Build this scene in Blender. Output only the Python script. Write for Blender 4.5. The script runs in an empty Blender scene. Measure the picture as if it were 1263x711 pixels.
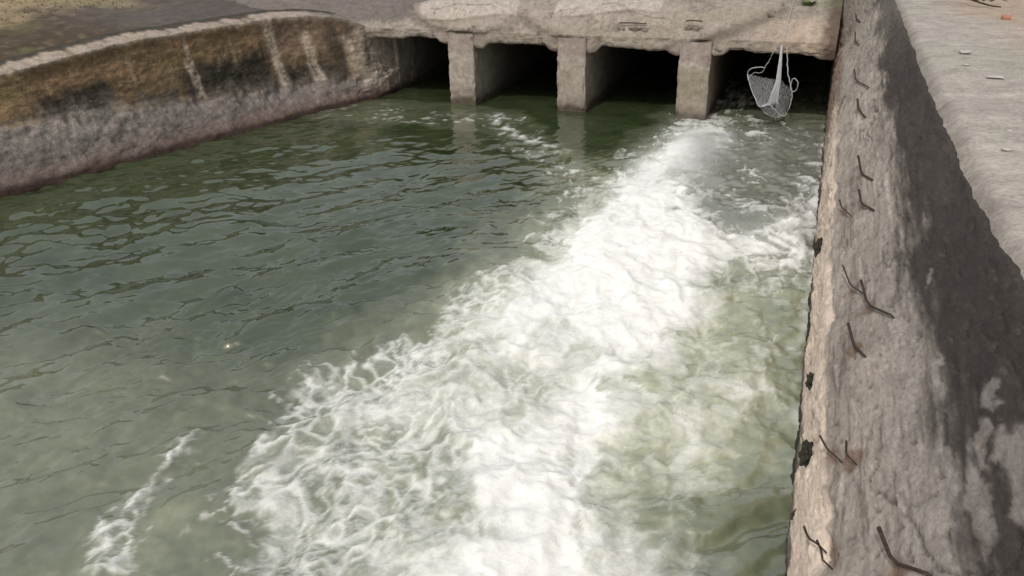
import bpy, bmesh, math, random
import numpy as np
from mathutils import Vector, Matrix

SC = bpy.context.scene
COL = SC.collection
R = math.radians
rnd = random.Random(7)

# ------------------------------------------------------------------ camera
CAM_H = 3.8466
PSI, TH, RHO, FPX = 0.3804, 0.4649, -0.0265, 950.0
fw = Vector((-math.sin(PSI) * math.cos(TH), math.cos(PSI) * math.cos(TH), -math.sin(TH)))
rt0 = Vector((math.cos(PSI), math.sin(PSI), 0))
up0 = rt0.cross(fw)
rt = math.cos(RHO) * rt0 + math.sin(RHO) * up0
up = -math.sin(RHO) * rt0 + math.cos(RHO) * up0
cd = bpy.data.cameras.new('camera')
cam = bpy.data.objects.new('camera', cd)
COL.objects.link(cam)
cam.matrix_world = Matrix(((rt.x, up.x, -fw.x, 0), (rt.y, up.y, -fw.y, 0), (rt.z, up.z, -fw.z, CAM_H), (0, 0, 0, 1)))
cd.sensor_width = 36
cd.lens = FPX / 1263 * 36
cd.clip_start = 0.05
cd.clip_end = 2000
SC.camera = cam

# ------------------------------------------------------------------ light
SUN_AZ, SUN_EL = -9.0, 50.0         # degrees to the right of straight behind, elevation
sd = Vector((math.sin(R(SUN_AZ)) * math.cos(R(SUN_EL)), -math.cos(R(SUN_AZ)) * math.cos(R(SUN_EL)), math.sin(R(SUN_EL))))
world = bpy.data.worlds.new('World')
SC.world = world
world.use_nodes = True
wn = world.node_tree.nodes
sky = wn.new('ShaderNodeTexSky')
sky.sky_type = 'NISHITA'
sky.sun_disc = False
sky.sun_elevation = R(SUN_EL)
sky.sun_rotation = math.atan2(sd.x, sd.y)
sky.air_density = 1.0
sky.dust_density = 6.0
sky.ozone_density = 1.0
wn['Background'].inputs['Strength'].default_value = 0.12
# a thin bright veil of haze all over the sky
veil = wn.new('ShaderNodeMixRGB'); veil.blend_type = 'ADD'; veil.inputs[0].default_value = 1
veil.inputs[2].default_value = (6.9, 7.0, 6.5, 1)
world.node_tree.links.new(sky.outputs[0], veil.inputs[1])
world.node_tree.links.new(veil.outputs[0], wn['Background'].inputs[0])
sl = bpy.data.lights.new('sun', 'SUN')
sl.energy = 3.5
sl.angle = R(0.6)
sl.color = (1.0, 0.95, 0.88)
so = bpy.data.objects.new('sun', sl)
COL.objects.link(so)
so.rotation_euler = sd.to_track_quat('Z', 'Y').to_euler()
so.location = sd * 60
SC.view_settings.view_transform = 'Standard'
SC.view_settings.look = 'None'
SC.view_settings.exposure = -0.98
SC.view_settings.gamma = 1.0
SC.cycles.volume_bounces = 8
SC.cycles.max_bounces = 14

# ------------------------------------------------------------------ noise
def _h(ix, iy, s):
    n = (ix.astype(np.int64) * 374761393 + iy.astype(np.int64) * 668265263 + s * 974634777) & 0xffffffff
    n = ((n ^ (n >> 13)) * 1274126177) & 0xffffffff
    return ((n ^ (n >> 16)) & 0xffffff) / float(0xffffff)

def vn(x, y, s=0):                       # smooth gradient noise, about -1..1
    x, y = np.broadcast_arrays(np.asarray(x, float), np.asarray(y, float))
    ix, iy = np.floor(x), np.floor(y)
    fx, fy = x - ix, y - iy
    u = fx * fx * fx * (fx * (fx * 6 - 15) + 10)
    v = fy * fy * fy * (fy * (fy * 6 - 15) + 10)
    def g(dx, dy):
        a = _h(ix + dx, iy + dy, s) * 2 * np.pi
        return np.cos(a) * (fx - dx) + np.sin(a) * (fy - dy)
    return ((g(0, 0) * (1 - u) + g(1, 0) * u) * (1 - v) + (g(0, 1) * (1 - u) + g(1, 1) * u) * v) * 1.5

def fbm(x, y, s=0, o=5, gain=.5, lac=2.03):
    r = 0; a = 1; t = 0
    for k in range(o):
        r = r + a * vn(x * lac ** k + k * 17.3, y * lac ** k - k * 9.1, s + k)
        t += a; a *= gain
    return r / t

def ridged(x, y, s=0, o=4, gain=.55):
    r = 0; a = 1; t = 0
    for k in range(o):
        r = r + a * (1 - np.abs(vn(x * 2.1 ** k + k * 7.7, y * 2.1 ** k + k * 3.3, s + k)))
        t += a; a *= gain
    return r / t

def worley(x, y, s=0):                   # F1, F2
    ix, iy = np.floor(x), np.floor(y)
    d1 = np.full(x.shape, 9.0); d2 = np.full(x.shape, 9.0)
    for dx in (-1, 0, 1):
        for dy in (-1, 0, 1):
            cx, cy = ix + dx, iy + dy
            d = np.hypot(cx + _h(cx, cy, s) - x, cy + _h(cx, cy, s + 91) - y)
            d2 = np.where(d < d1, d1, np.minimum(d2, d)); d1 = np.minimum(d1, d)
    return d1, d2

def sst(a, b, x):
    t = np.clip((x - a) / (b - a), 0, 1)
    return t * t * (3 - 2 * t)

def mix(a, b, t):
    return a + (b - a) * t

def mixc(c, col, t):                     # c: (...,3)
    return c + (np.array(col) - c) * t[..., None]

# ------------------------------------------------------------------ object helpers
def tag(o, label=None, cat=None, group=None, kind=None):
    if label: o['label'] = label
    if cat: o['category'] = cat
    if group: o['group'] = group
    if kind: o['kind'] = kind
    return o

def empty(name, loc=(0, 0, 0)):
    o = bpy.data.objects.new(name, None)
    o.location = loc
    o.empty_display_size = .2
    COL.objects.link(o)
    return o

def link(name, me, mat, parent=None, smooth=True):
    o = bpy.data.objects.new(name, me)
    COL.objects.link(o)
    if mat and not me.materials: me.materials.append(mat)
    if smooth:
        me.polygons.foreach_set('use_smooth', np.ones(len(me.polygons), bool))
    if parent is not None:
        o.parent = parent
        o.matrix_parent_inverse = Matrix.Translation(-Vector(parent.location))
    return o

def mesh_np(name, V, F):
    me = bpy.data.meshes.new(name)
    V = np.asarray(V, np.float32); F = np.asarray(F, np.int32)
    n = F.shape[1]
    me.vertices.add(len(V)); me.vertices.foreach_set('co', V.ravel())
    me.loops.add(F.size); me.loops.foreach_set('vertex_index', F.ravel())
    me.polygons.add(len(F)); me.polygons.foreach_set('loop_start', np.arange(0, F.size, n, dtype=np.int32))
    me.update(calc_edges=True)
    return me

def grid_me(name, X, Y, Z, col=None, attrs=None, flip=False):
    m, n = X.shape
    idx = np.arange(m * n).reshape(m, n)
    F = np.stack([idx[:-1, :-1], idx[:-1, 1:], idx[1:, 1:], idx[1:, :-1]], -1).reshape(-1, 4)
    if flip: F = F[:, ::-1]
    me = mesh_np(name, np.stack([X, Y, Z], -1).reshape(-1, 3), F)
    if col is not None:
        a = me.attributes.new('Col', 'FLOAT_COLOR', 'POINT')
        c = np.ones((m * n, 4), np.float32); c[:, :3] = np.clip(col.reshape(-1, 3), 0, 1)
        a.data.foreach_set('color', c.ravel())
    for k, v in (attrs or {}).items():
        a = me.attributes.new(k, 'FLOAT', 'POINT')
        a.data.foreach_set('value', np.ascontiguousarray(v, np.float32).ravel())
    return me

def tube(path, rad, sides=6, cap=True):
    """verts, quads of a tube along path; rad scalar or list"""
    P = [Vector(p) for p in path]
    rr = [rad] * len(P) if not hasattr(rad, '__len__') else rad
    V, F = [], []
    ref = Vector((0.31, 0.2, .93))
    for i, p in enumerate(P):
        t = (P[min(i + 1, len(P) - 1)] - P[max(i - 1, 0)]).normalized()
        a = t.cross(ref)
        if a.length < 1e-3: a = t.cross(Vector((1, 0, 0)))
        a.normalize(); b = t.cross(a)
        for k in range(sides):
            q = 2 * math.pi * k / sides
            V.append(p + (a * math.cos(q) + b * math.sin(q)) * rr[i])
    for i in range(len(P) - 1):
        for k in range(sides):
            F.append((i * sides + k, i * sides + (k + 1) % sides, (i + 1) * sides + (k + 1) % sides, (i + 1) * sides + k))
    return V, F

def join(parts):
    V, F = [], []
    for v, f in parts:
        o = len(V); V += list(v); F += [tuple(i + o for i in q) for q in f]
    return V, F

def mesh_py(name, V, F):
    me = bpy.data.meshes.new(name)
    me.from_pydata([tuple(v) for v in V], [], F)
    me.update()
    return me

# ------------------------------------------------------------------ materials
class NT:
    def __init__(self, name):
        self.m = bpy.data.materials.new(name); self.m.use_nodes = True
        self.t = self.m.node_tree; self.n = self.t.nodes
        self.b = self.n['Principled BSDF']
    def add(self, typ, **kw):
        x = self.n.new('ShaderNode' + typ)
        for k, v in kw.items():
            if k.startswith('i_'): x.inputs[k[2:].replace('_', ' ')].default_value = v
            else: setattr(x, k, v)
        return x
    def l(self, a, b): self.t.links.new(a, b)
    def noise(self, scale, detail=4, rough=.55, vec=None):
        x = self.add('TexNoise'); x.inputs['Scale'].default_value = scale
        x.inputs['Detail'].default_value = detail; x.inputs['Roughness'].default_value = rough
        if vec is not None: self.l(vec, x.inputs['Vector'])
        return x.outputs['Fac']
    def ramp(self, fac, lo, hi, a=0., b=1.):
        x = self.add('MapRange'); self.l(fac, x.inputs['Value'])
        x.inputs['From Min'].default_value = lo; x.inputs['From Max'].default_value = hi
        x.inputs['To Min'].default_value = a; x.inputs['To Max'].default_value = b
        return x.outputs[0]
    def math(self, op, a, b=None, clamp=False):
        x = self.add('Math', operation=op, use_clamp=clamp)
        for i, v in enumerate((a, b)):
            if v is None: continue
            if hasattr(v, 'is_linked'): self.l(v, x.inputs[i])
            else: x.inputs[i].default_value = v
        return x.outputs[0]
    def mixrgb(self, typ, fac, a, b):
        x = self.add('MixRGB', blend_type=typ)
        for i, v in zip(('Fac', 'Color1', 'Color2'), (fac, a, b)):
            if hasattr(v, 'is_linked'): self.l(v, x.inputs[i])
            elif i == 'Fac': x.inputs[i].default_value = v
            else: x.inputs[i].default_value = (*v, 1)
        return x.outputs[0]

def earth_mat(name, grain=60, gamp=.35, bump=.35, rough=.92, stretch=(1, 1, 1), bdist=.02, flecks=0.0):
    """colour from the Col attribute, fine grain and relief from noise"""
    q = NT(name)
    at = q.add('Attribute', attribute_name='Col')
    tc = q.add('TexCoord'); mp = q.add('Mapping'); mp.inputs['Scale'].default_value = stretch
    q.l(tc.outputs['Object'], mp.inputs['Vector'])
    v = mp.outputs[0]
    n1 = q.noise(grain, 5, .65, v); n2 = q.noise(grain * .17, 5, .6, v)
    f = q.ramp(n1, .3, .7, 1 - gamp, 1 + gamp); f2 = q.ramp(n2, .3, .7, 1 - gamp * .7, 1 + gamp * .7)
    c = q.mixrgb('MULTIPLY', 1, at.outputs['Color'], f)
    c = q.mixrgb('MULTIPLY', 1, c, f2)
    if flecks:
        n3 = q.noise(grain * 1.7, 2, .5, v)
        c = q.mixrgb('MIX', q.ramp(n3, .66, .72, 0, flecks), c, (.08, .065, .05))
    q.l(c, q.b.inputs['Base Color'])
    q.b.inputs['Roughness'].default_value = rough
    q.b.inputs['Specular IOR Level'].default_value = .25
    h = q.math('ADD', q.math('MULTIPLY', n1, .5), n2)
    bp = q.add('Bump'); bp.inputs['Strength'].default_value = bump; bp.inputs['Distance'].default_value = bdist
    q.l(h, bp.inputs['Height']); q.l(bp.outputs[0], q.b.inputs['Normal'])
    return q.m

def plain_mat(name, col, rough=.7, var=.3, scale=40, metal=0.0, spec=.3):
    q = NT(name)
    tc = q.add('TexCoord')
    n = q.noise(scale, 4, .6, tc.outputs['Object'])
    c = q.mixrgb('MULTIPLY', 1, col, q.ramp(n, .3, .7, 1 - var, 1 + var))
    q.l(c, q.b.inputs['Base Color'])
    q.b.inputs['Roughness'].default_value = rough
    q.b.inputs['Metallic'].default_value = metal
    q.b.inputs['Specular IOR Level'].default_value = spec
    bp = q.add('Bump'); bp.inputs['Strength'].default_value = .3; bp.inputs['Distance'].default_value = .01
    q.l(n, bp.inputs['Height']); q.l(bp.outputs[0], q.b.inputs['Normal'])
    return q.m

M_CONC = earth_mat('rough_concrete', 50, .28, .8, flecks=.3)
M_WALL = earth_mat('weathered_concrete', 60, .24, .55, stretch=(1, .5, 1), flecks=.5)
M_SOIL = earth_mat('dusty_soil', 30, .25, .5, flecks=.35)
M_BANK = earth_mat('stained_wall', 44, .42, .9, flecks=.5)
M_RUST = plain_mat('rusty_iron', (.045, .030, .023), .8, .5, 80)
M_ROPE = plain_mat('pale_rope', (.42, .42, .43), .8, .2, 60)
M_NET = plain_mat('pale_netting', (.5, .5, .52), .8, .2, 60)
M_MOSS = plain_mat('dark_moss', (.035, .034, .024), .95, .5, 60)
M_STONE = plain_mat('pale_stone', (.43, .40, .37), .85, .2, 30)
M_BRICK = plain_mat('reddish_stone', (.4, .2, .14), .9, .3, 30)
M_TWIG = plain_mat('dark_twig', (.05, .04, .03), .9, .4, 40)
M_GRASS = plain_mat('dry_grass', (.16, .15, .07), .9, .4, 3)
M_WEED = plain_mat('green_weed', (.09, .13, .035), .7, .4, 8)
# foam coverage and milky aeration of the canal surface, 0.2 m cells, world x from -5.8, y from 1.8
FOAM = """00000000000001322345667889877631
00000000000013223456678899887621
00000000000132233456678898787520
00000000001322334566788998786520
00000000123222345666788998876520
00000001342223455667889987876420
00000002421123455677889987876410
00000001210234445678899987876310
00000002202344455667899878765310
00000001013455555656789978765310
00000000013465566556899887665210
00000000013666666457998766543210
00000000014565566568998755432110
00000000024666666679988765421000
00000000124667877889887765431000
00000000025567888888887765532100
00000000135567778887887765643100
00000000133456678887888765654310
00000000012455677877888765565310
00000000012445568878887765566421
00000000012344568888887655556432
00000000012224578988888655555433
00000000001124688988888765444322
00000000000035789988899875444321
00000000000135789999999875443421
00000000000135689999999876433422
00000000000124688999999987533432
00000000000013588999999997533322
00000000000013578999999997533322
00000000000013578999999997533322
00000000000013568999999987533332
00000000000012467899999987544333
00000000000012467999999987544433
00000000000011357999999987644444
00000000000012457999999987655444
00000000000112467999999987665544
00000000000113467899999877766555
00000000000123467899999877776555
00000000001123467899999766666655
00000000001123467899998765566655
00000000001123467999988655556666
00000000001223457899987644455666
00000000001233457889887544455666
00000000001233456789886543345677
00000000001223356788886433345677
00000000011222356788876433345667
00000000112222346788875333334566
00000011112222345788765332334555
00000011122222345787764332233455
00000112222212345677764322223444
00000122222112235677764322223344
00001222221111235677764322222333
00001232221111234677764322222333
00012332221011134667754322222333
00112322211000134567754322222333
11122322110000124578754322222333
11223221110000124578754322222333
11222211100000124578754322222333
22222211100000123567654322222333
22222110000000123566654322223333
22221100000000123466654322222333
22221000000000113455654332222333
22211000000000112455554433222233
11110000000000012345555433322222
11110000000000012345555433322222
11100000000000012345655433322222
11100000000000012335665443322222
11000000000000012234554443322111
00000000000000011234544333322111
00000000000000011233443333221111"""
MILK = """00000000000011222233334446666543
00000000000112222333344456666543
00000000001122222333344456666443
00000000011222223333444566665443
00000000112222233333444566665443
00000001122222333334445666665443
00000011122223333344445666665433
00000000122223333344455666665433
00000001112233333444456666654433
00000000012333344444456666654433
00000000012333344444566666654433
00000000112334444444566666654433
00000000112344444445566666654433
00000000112344444445666677655433
00000000112344444455666677665433
00000000122344444456666777665433
00000000122344444556666777776543
00000000122334445556666777776543
00000000122333455566666777777654
00000001122233455666667777777654
00000000112234556666667777777655
00000000011234566666667777777655
00000000011235566666667777777654
00000000011245666666677777777654
00000000011245666666677777776654
00000000001234566666677777766655
00000000001234566666777777666655
00000000000134566666777777666555
00000000001134566666777776666555
00000000000234566666777766665555
00000000001234556666777666565555
00000000001123456666777665555555
00000000001123455566776655555555
00000000001123455566666655555555
00000000001123455566666555555555
00000000001123445566665555555555
00000000001123445555655555555555
00000000001123444555555555555555
00000000001123444455555555555555
00000000001123344444544455555555
00000000001123344444444444445555
00000000001223344444444444444555
00000000001233344444444444444555
00000000001223344444444444444555
00000000001223344444444444444555
00000000011223344444444444444555
00000000012223344444444444444455
00000000112223344444444444444455
00000000112222334444444444444444
00000001112222233444444444444444
00000011111112223444444444444444
00000111111111223344444444444444
00000111111111123334444444444444
00001111111011123333444444444444
00011111110000123333444444444444
00111111100000123333344444444444
01111111100000123333344444444444
11111111000000123333344444444444
11111110000000122333344444444444
11111100000000112233344444444444
11111000000000112233344444444444
11110000000000112223344444444444
11110000000000011223333444444444
11100000000000011223333333344444
11000000000000001223333333333344
10000000000000001223333333333333
00000000000000011222333333333333
00000000000000011222333333333333
00000000000000011122222333333333
00000000000000011112222222333333"""
GX0, GY0, GD = -5.8, 1.8, .2
def table(t):
    return np.array([[int(ch) for ch in r] for r in t.split()], float) / 9
def sample(T, x, y):
    gx = np.clip((x - GX0) / GD, 0, T.shape[1] - 1.001); gy = np.clip((y - GY0) / GD, 0, T.shape[0] - 1.001)
    a = gx.astype(int); b = gy.astype(int); u = gx - a; v = gy - b
    u = u * u * (3 - 2 * u); v = v * v * (3 - 2 * v)
    return (T[b, a] * (1 - u) + T[b, a + 1] * u) * (1 - v) + (T[b + 1, a] * (1 - u) + T[b + 1, a + 1] * u) * v
TW, TM = table(FOAM), table(MILK)

def pdist(x, y, pts):
    d = np.full(x.shape, 99.0)
    for (x0, y0), (x1, y1) in zip(pts[:-1], pts[1:]):
        ex, ey = x1 - x0, y1 - y0
        t = np.clip(((x - x0) * ex + (y - y0) * ey) / (ex * ex + ey * ey), 0, 1)
        d = np.minimum(d, np.hypot(x - x0 - t * ex, y - y0 - t * ey))
    return d

def axis(*seg):
    out = []
    for a, b, d in seg:
        n = max(1, int(round((b - a) / d)))
        out.append(np.linspace(a, b, n, endpoint=False))
    return np.concatenate(out + [np.array([seg[-1][1]])])

# ------------------------------------------------------------------ water
YC = 14.9935                      # culvert face
def build_water():
    xs = axis((-15, -11.5, .25), (-11.5, -6, .055), (-6, .3, .021))
    ys = axis((-14, 1.4, .3), (1.4, 5.5, .019), (5.5, 10, .03), (10, 15.6, .045), (15.6, 26, .2))
    X, Y = np.meshgrid(xs, ys)
    # envelope with wandering edge
    wx = fbm(X * 1.3, Y * 1.3, 3, 4) * .28 + fbm(X * 5, Y * 5, 5, 3) * .07
    wy = fbm(X * 1.3, Y * 1.1, 13, 4) * .35 + fbm(X * 5, Y * 5, 15, 3) * .08
    c = sample(TW, X + wx, Y + wy)
    c0 = sample(TW, X, Y)
    c = c + .07 * sst(-1.35, -1.0, X + wx) * sst(.1, -.3, X + wx) * sst(5.6, 4.8, Y + wy)
    cl_ = sst(.34, .46, c) * sst(.98, .80, c) * sst(-1.5, -2.1, X + wx * 2) * sst(8.2, 6.8, Y + wy); c = c + .13 * cl_
    milk = sample(TM, X + wx * 1.3, Y + wy * 1.3)
    # lace : warped cells stretched along the current
    a = -.22
    U = (X * math.cos(a) - Y * math.sin(a)); Vv = (X * math.sin(a) + Y * math.cos(a))
    qx = fbm(U * 1.7, Vv * 1.3, 21, 4) * .5; qy = fbm(U * 1.7, Vv * 1.3, 31, 4) * .5
    U2, V2 = U + qx, Vv + qy
    f1, f2 = worley(U2 * 4.2, V2 * 3.0, 7)
    g1, g2 = worley(U2 * 10 + qy * 3, V2 * 7.5, 9)
    cell = (1 - sst(.0, .32, f2 - f1)) * .65 + (1 - sst(0, .4, g2 - g1)) * .35
    rg = ridged(U * 2.2 + qx * 2, Vv * 1.5 + qy * 2, 41, 5)
    fb = fbm(U * 2.4 + qx * 1.5, Vv * 1.4 + qy * 1.5, 51, 6, .6) * .5 + .5
    n = mix(.34, .50, cl_) * cell + mix(.36, .30, cl_) * sst(.45, .95, rg) + mix(.5, .36, cl_) * sst(.2, .8, fb)
    soft = fbm(U * 1.3 + qx * 1.2, Vv * .75 + qy * 1.2, 55, 5, .55) * .5 + .5
    crisp = sst(0, .30, n * 1.1 - (1 - c) * .95 - .10) * sst(.10, .22, c)
    veil = sst(.52, 1.12, c * .80 + (soft - .5) * .9 + .12)
    core = sst(.80, .98, c0 + (soft - .5) * .35)
    foam = np.clip(crisp * mix(mix(.35, .75, cl_), 1.0, sst(.25, .75, soft + .25 * (fb - .5))) * mix(.75, 1, core) + veil * .58 + core * .45, 0, 1)
    smooth_ = sst(-1.25, -.8, X + wx) * sst(8.6, 7.6, Y) * sst(2.5, 3.5, Y)
    foam = mix(foam, np.clip(veil * 1.05 + crisp * .25, 0, 1), smooth_ * .8)
    k1, k2 = worley(U2 * 4.6 + fb * .5, V2 * 3.4 + soft * .6, 17)
    b1 = 1 - sst(.0, .42, k2 - k1); b2 = 1 - sst(0, .45, g2 - g1)
    lace = np.clip(.03 + .66 * np.maximum(b1 * (.55 + .6 * fb), .75 * b2 * sst(.3, .7, soft)) * (.45 + .8 * sst(.3, .75, rg * .6 + fb * .4)), 0, 1) * sst(.22, .46, c + .15 * (fb - .5))
    foam = mix(foam, np.maximum(lace, foam * .3 * sst(.7, .95, c) + lace * .3), np.clip(cl_ * 1.3, 0, 1) * .92)
    # the thin crest of the backwash and the streak before the second opening
    crest = [(-3.8, 2.2), (-4.14, 2.77), (-4.21, 3.0), (-4.27, 3.26), (-4.33, 3.54), (-4.36, 3.78)]
    dc = pdist(X + fbm(X * 6, Y * 6, 61, 3) * .06, Y + fbm(X * 6, Y * 6, 62, 3) * .06, crest)
    fc = np.exp(-(dc / .018) ** 2) * sst(-.4, .4, fbm(X * 4, Y * 4, 66, 5, .65)) + np.exp(-(np.maximum(dc - .02, 0) / .10) ** 2) * sst(.0, .5, fbm(X * 9, Y * 9, 69, 4)) * .3
    st = [(-5.98, 14.3), (-5.46, 13.41), (-4.75, 12.8), (-3.98, 12.34)]
    ds = pdist(X + fbm(X * 3, Y * 3, 63, 4) * .2, Y + fbm(X * 3, Y * 3, 64, 4) * .25, st)
    fs = np.exp(-(ds / .13) ** 2) * sst(-.35, .45, fbm(X * 6, Y * 4, 67, 4)) * .75
    foam = np.maximum(foam, np.maximum(fc, fs))
    # white tongue curling across to the right wall
    dt = pdist(X + fbm(X * 3, Y * 3, 163, 4) * .18, Y + fbm(X * 3, Y * 3, 164, 4) * .22, [(-1.5, 8.0), (-1.0, 8.75), (-.6, 9.35), (-.2, 9.8), (.22, 10.15)])
    foam = np.maximum(foam, np.exp(-(dt / .16) ** 2) * sst(-.45, .25, fbm(X * 4, Y * 4, 167, 4)) * .9)
    # calm olive water beside the near right wall
    calm_r = sst(-1.0, -.45, X + wx * 1.5) * sst(4.9, 4.2, Y + wy)
    foam = foam * (1 - .75 * calm_r * sst(.75, .35, soft)); milk = milk * (1 - .40 * calm_r)
    # a white line where water slaps against the right wall
    fwl = sst(.10, .0, .25 - X) * sst(-.1, .5, fbm(X * 4, Y * 2.2, 68, 3)) * sst(15.5, 15, Y) * sst(4, 7, Y) * .8
    foam = np.maximum(foam, fwl)
    # steady boil of grey aerated water out of the right opening
    plume = pdist(X, Y, [(-1.7, 14.4), (-1.95, 12.4), (-2.2, 10.6), (-2.1, 9.0)])
    reg = sst(-1.9, -1.4, X) * sst(8.2, 10, Y) * sst(16.5, 14.5, Y)
    milk = np.maximum(milk, reg * mix(.15, .62, sst(.2, .8, soft)))
    foam = np.maximum(foam, np.clip(np.exp(-(plume / .42) ** 2) * sst(.15, .75, soft) * 1.15 * sst(14.6, 14.0, Y), 0, 1))
    milk = np.maximum(milk, .42 * sst(.9, .2, dc) * sst(-4.3, -3.8, X + wx))
    milk = np.maximum(milk, .24 * sst(6.0, 3.2, Y + wy * 2) * sst(-9, -6, X))
    # relief
    turb = np.clip(c0 * 1.2 + milk * .35, 0, 1) * (1 - .6 * calm_r)
    calm = 1 - sst(.15, .6, turb)
    mound = .16 * np.exp(-((X + 1.9) ** 2 / 1.0 + (Y - 9.4) ** 2 / 3.2)) + .12 * np.exp(-((X + 1.75) ** 2 / .35 + (Y - 13.2) ** 2 / 2.5)) \
        + .10 * np.exp(-((X + .35) ** 2 / .3 + (Y - 10.2) ** 2 / .3))
    big = fbm(X * .95 + qx * .6, Y * .75 + qy * .6, 71, 3) * .13 + ridged(X * 2.0 + qx, Y * 1.5 + qy, 75, 3) * .11 - .065
    fine = fbm(U * 7 + qx * 2, Vv * 5 + qy * 2, 81, 4, .55) * .022
    # long wavelets running off to the left over the calm water
    b = .70
    P = X * math.cos(b) + Y * math.sin(b); Q = -X * math.sin(b) + Y * math.cos(b)
    pw = fbm(P * .7, Q * .9, 91, 4) * 1.3
    w1 = vn(P * .75 + pw, Q * 1.8 + pw * .7, 95) * .034
    w2 = vn(P * 1.9 + pw, Q * 3.9 + pw * 1.5, 96) * .013 + vn(X * 1.7 + pw, Y * 2.6 - X * .6 - pw, 94) * .012
    w3 = vn(P * 3.2 + pw * 2, Q * 7 + pw * 2, 97) * .009 + fbm(P * 4.5 + pw * 2, Q * 8 + pw * 3, 98, 4, .6) * .015
    pm = sst(-.35, .35, fbm(X * .55, Y * .7, 93, 3))
    w1 = w1 + w2 * mix(.5, 1.5, pm)
    amp = 2.15 * mix(.55, 1.0, sst(8.5, 5.5, Y + .25 * (X + 4))) * mix(1, .75, sst(4.4, 3.0, Y)) * mix(1, .35, sst(10.5, 13.5, Y))
    ripple = (w1 + w3) * amp
    Z = ripple * mix(.5, 1, calm) + turb * (big + fine) + mound * sst(0, .4, c0 + .2) + foam * .02 * (.4 + fb) + np.exp(-(dc / .09) ** 2) * .03
    Z -= .05 * turb
    me = grid_me('water', X, Y, Z, None, {'foam': foam, 'grey': reg, 'milk': np.clip(milk * (.55 + .8 * fb), 0, 1)})
    q = NT('canal_water')
    fa = q.add('Attribute', attribute_name='foam').outputs['Fac']; ma = q.add('Attribute', attribute_name='milk').outputs['Fac']
    tc = q.add('TexCoord'); v = tc.outputs['Object']
    n1 = q.noise(28, 5, .65, v); n2 = q.noise(9, 4, .6, v); n3 = q.noise(1.6, 3, .5, v)
    f = q.math('ADD', fa, q.math('MULTIPLY', q.math('SUBTRACT', n1, .5), q.math('MULTIPLY', q.math('MULTIPLY', fa, q.math('SUBTRACT', 1.0, fa)), 2.4)), True)
    deep = q.mixrgb('MIX', q.ramp(n3, .35, .65), (.026, .040, .016), (.044, .060, .028))
    wc = q.mixrgb('MIX', q.ramp(q.math('MULTIPLY', ma, q.ramp(n2, .25, .75, .7, 1.3)), 0, 1, 0, 1), deep, (.45, .47, .335))
    ga = q.add('Attribute', attribute_name='grey').outputs['Fac']
    wc = q.mixrgb('MIX', q.math('MULTIPLY', ga, ma), wc, (.17, .165, .185))
    q.l(wc, q.b.inputs['Base Color'])
    q.b.inputs['Roughness'].default_value = .09
    q.b.inputs['IOR'].default_value = 2.0
    bp = q.add('Bump'); bp.inputs['Strength'].default_value = .12; bp.inputs['Distance'].default_value = .02
    q.l(q.noise(11, 3, .5, v), bp.inputs['Height']); q.l(bp.outputs[0], q.b.inputs['Normal'])
    fbsdf = q.add('BsdfPrincipled')
    fcol = q.mixrgb('MIX', q.ramp(n2, .3, .7), (.76, .77, .76), (.86, .86, .85))
    q.l(fcol, fbsdf.inputs['Base Color']); fbsdf.inputs['Roughness'].default_value = .7; fbsdf.inputs['Subsurface Weight'].default_value = .35; fbsdf.inputs['Subsurface Scale'].default_value = .06; fbsdf.inputs['Subsurface Radius'].default_value = (1, 1, .9)
    fbsdf.inputs['Specular IOR Level'].default_value = .2
    bp2 = q.add('Bump'); bp2.inputs['Strength'].default_value = .45; bp2.inputs['Distance'].default_value = .02
    q.l(q.math('ADD', n1, n2), bp2.inputs['Height']); q.l(bp2.outputs[0], fbsdf.inputs['Normal'])
    ms = q.add('MixShader'); q.l(f, ms.inputs[0]); q.l(q.b.outputs[0], ms.inputs[1]); q.l(fbsdf.outputs[0], ms.inputs[2])
    q.l(ms.outputs[0], q.n['Material Output'].inputs['Surface'])
    tag(link('water', me, q.m), 'green canal water churned to white foam below the right opening', kind='structure')

    # spray thrown up along the foam
    r = np.random.default_rng(5)
    N = 60000
    px = r.uniform(-4.6, .22, N); py = r.uniform(2.4, 14.8, N)
    cc = sample(TW, px, py)
    keep = r.uniform(0, 1, N) < np.clip(cc - .25, 0, 1) ** 1.5 * .22 * np.clip((py - 2) / 6, .1, 1)
    px, py, cc = px[keep], py[keep], cc[keep]
    ix = np.searchsorted(xs, px).clip(0, len(xs) - 1); iy = np.searchsorted(ys, py).clip(0, len(ys) - 1)
    pz = Z[iy, ix] + r.exponential(.05, len(px)) * (.3 + cc)
    rad = r.lognormal(math.log(.0035), .4, len(px)).clip(.002, .009) * (.6 + py / 14)
    O = np.array([[1, 0, 0], [-1, 0, 0], [0, 1, 0], [0, -1, 0], [0, 0, 1], [0, 0, -1]], float)
    T = np.array([[0, 2, 4], [2, 1, 4], [1, 3, 4], [3, 0, 4], [2, 0, 5], [1, 2, 5], [3, 1, 5], [0, 3, 5]])
    V = np.stack([px, py, pz], -1)[:, None, :] + O[None] * rad[:, None, None] * r.uniform(.7, 1.4, (len(px), 6, 1))
    F = (np.arange(len(px)) * 6)[:, None, None] + T[None]
    tag(link('spray', mesh_np('spray', V.reshape(-1, 3), F.reshape(-1, 3)), plain_mat('spray_drops', (.85, .86, .86), .4, .05, 5)),
        'white spray of droplets flung above the foaming water', 'spray', kind='stuff')
build_water()

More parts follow.
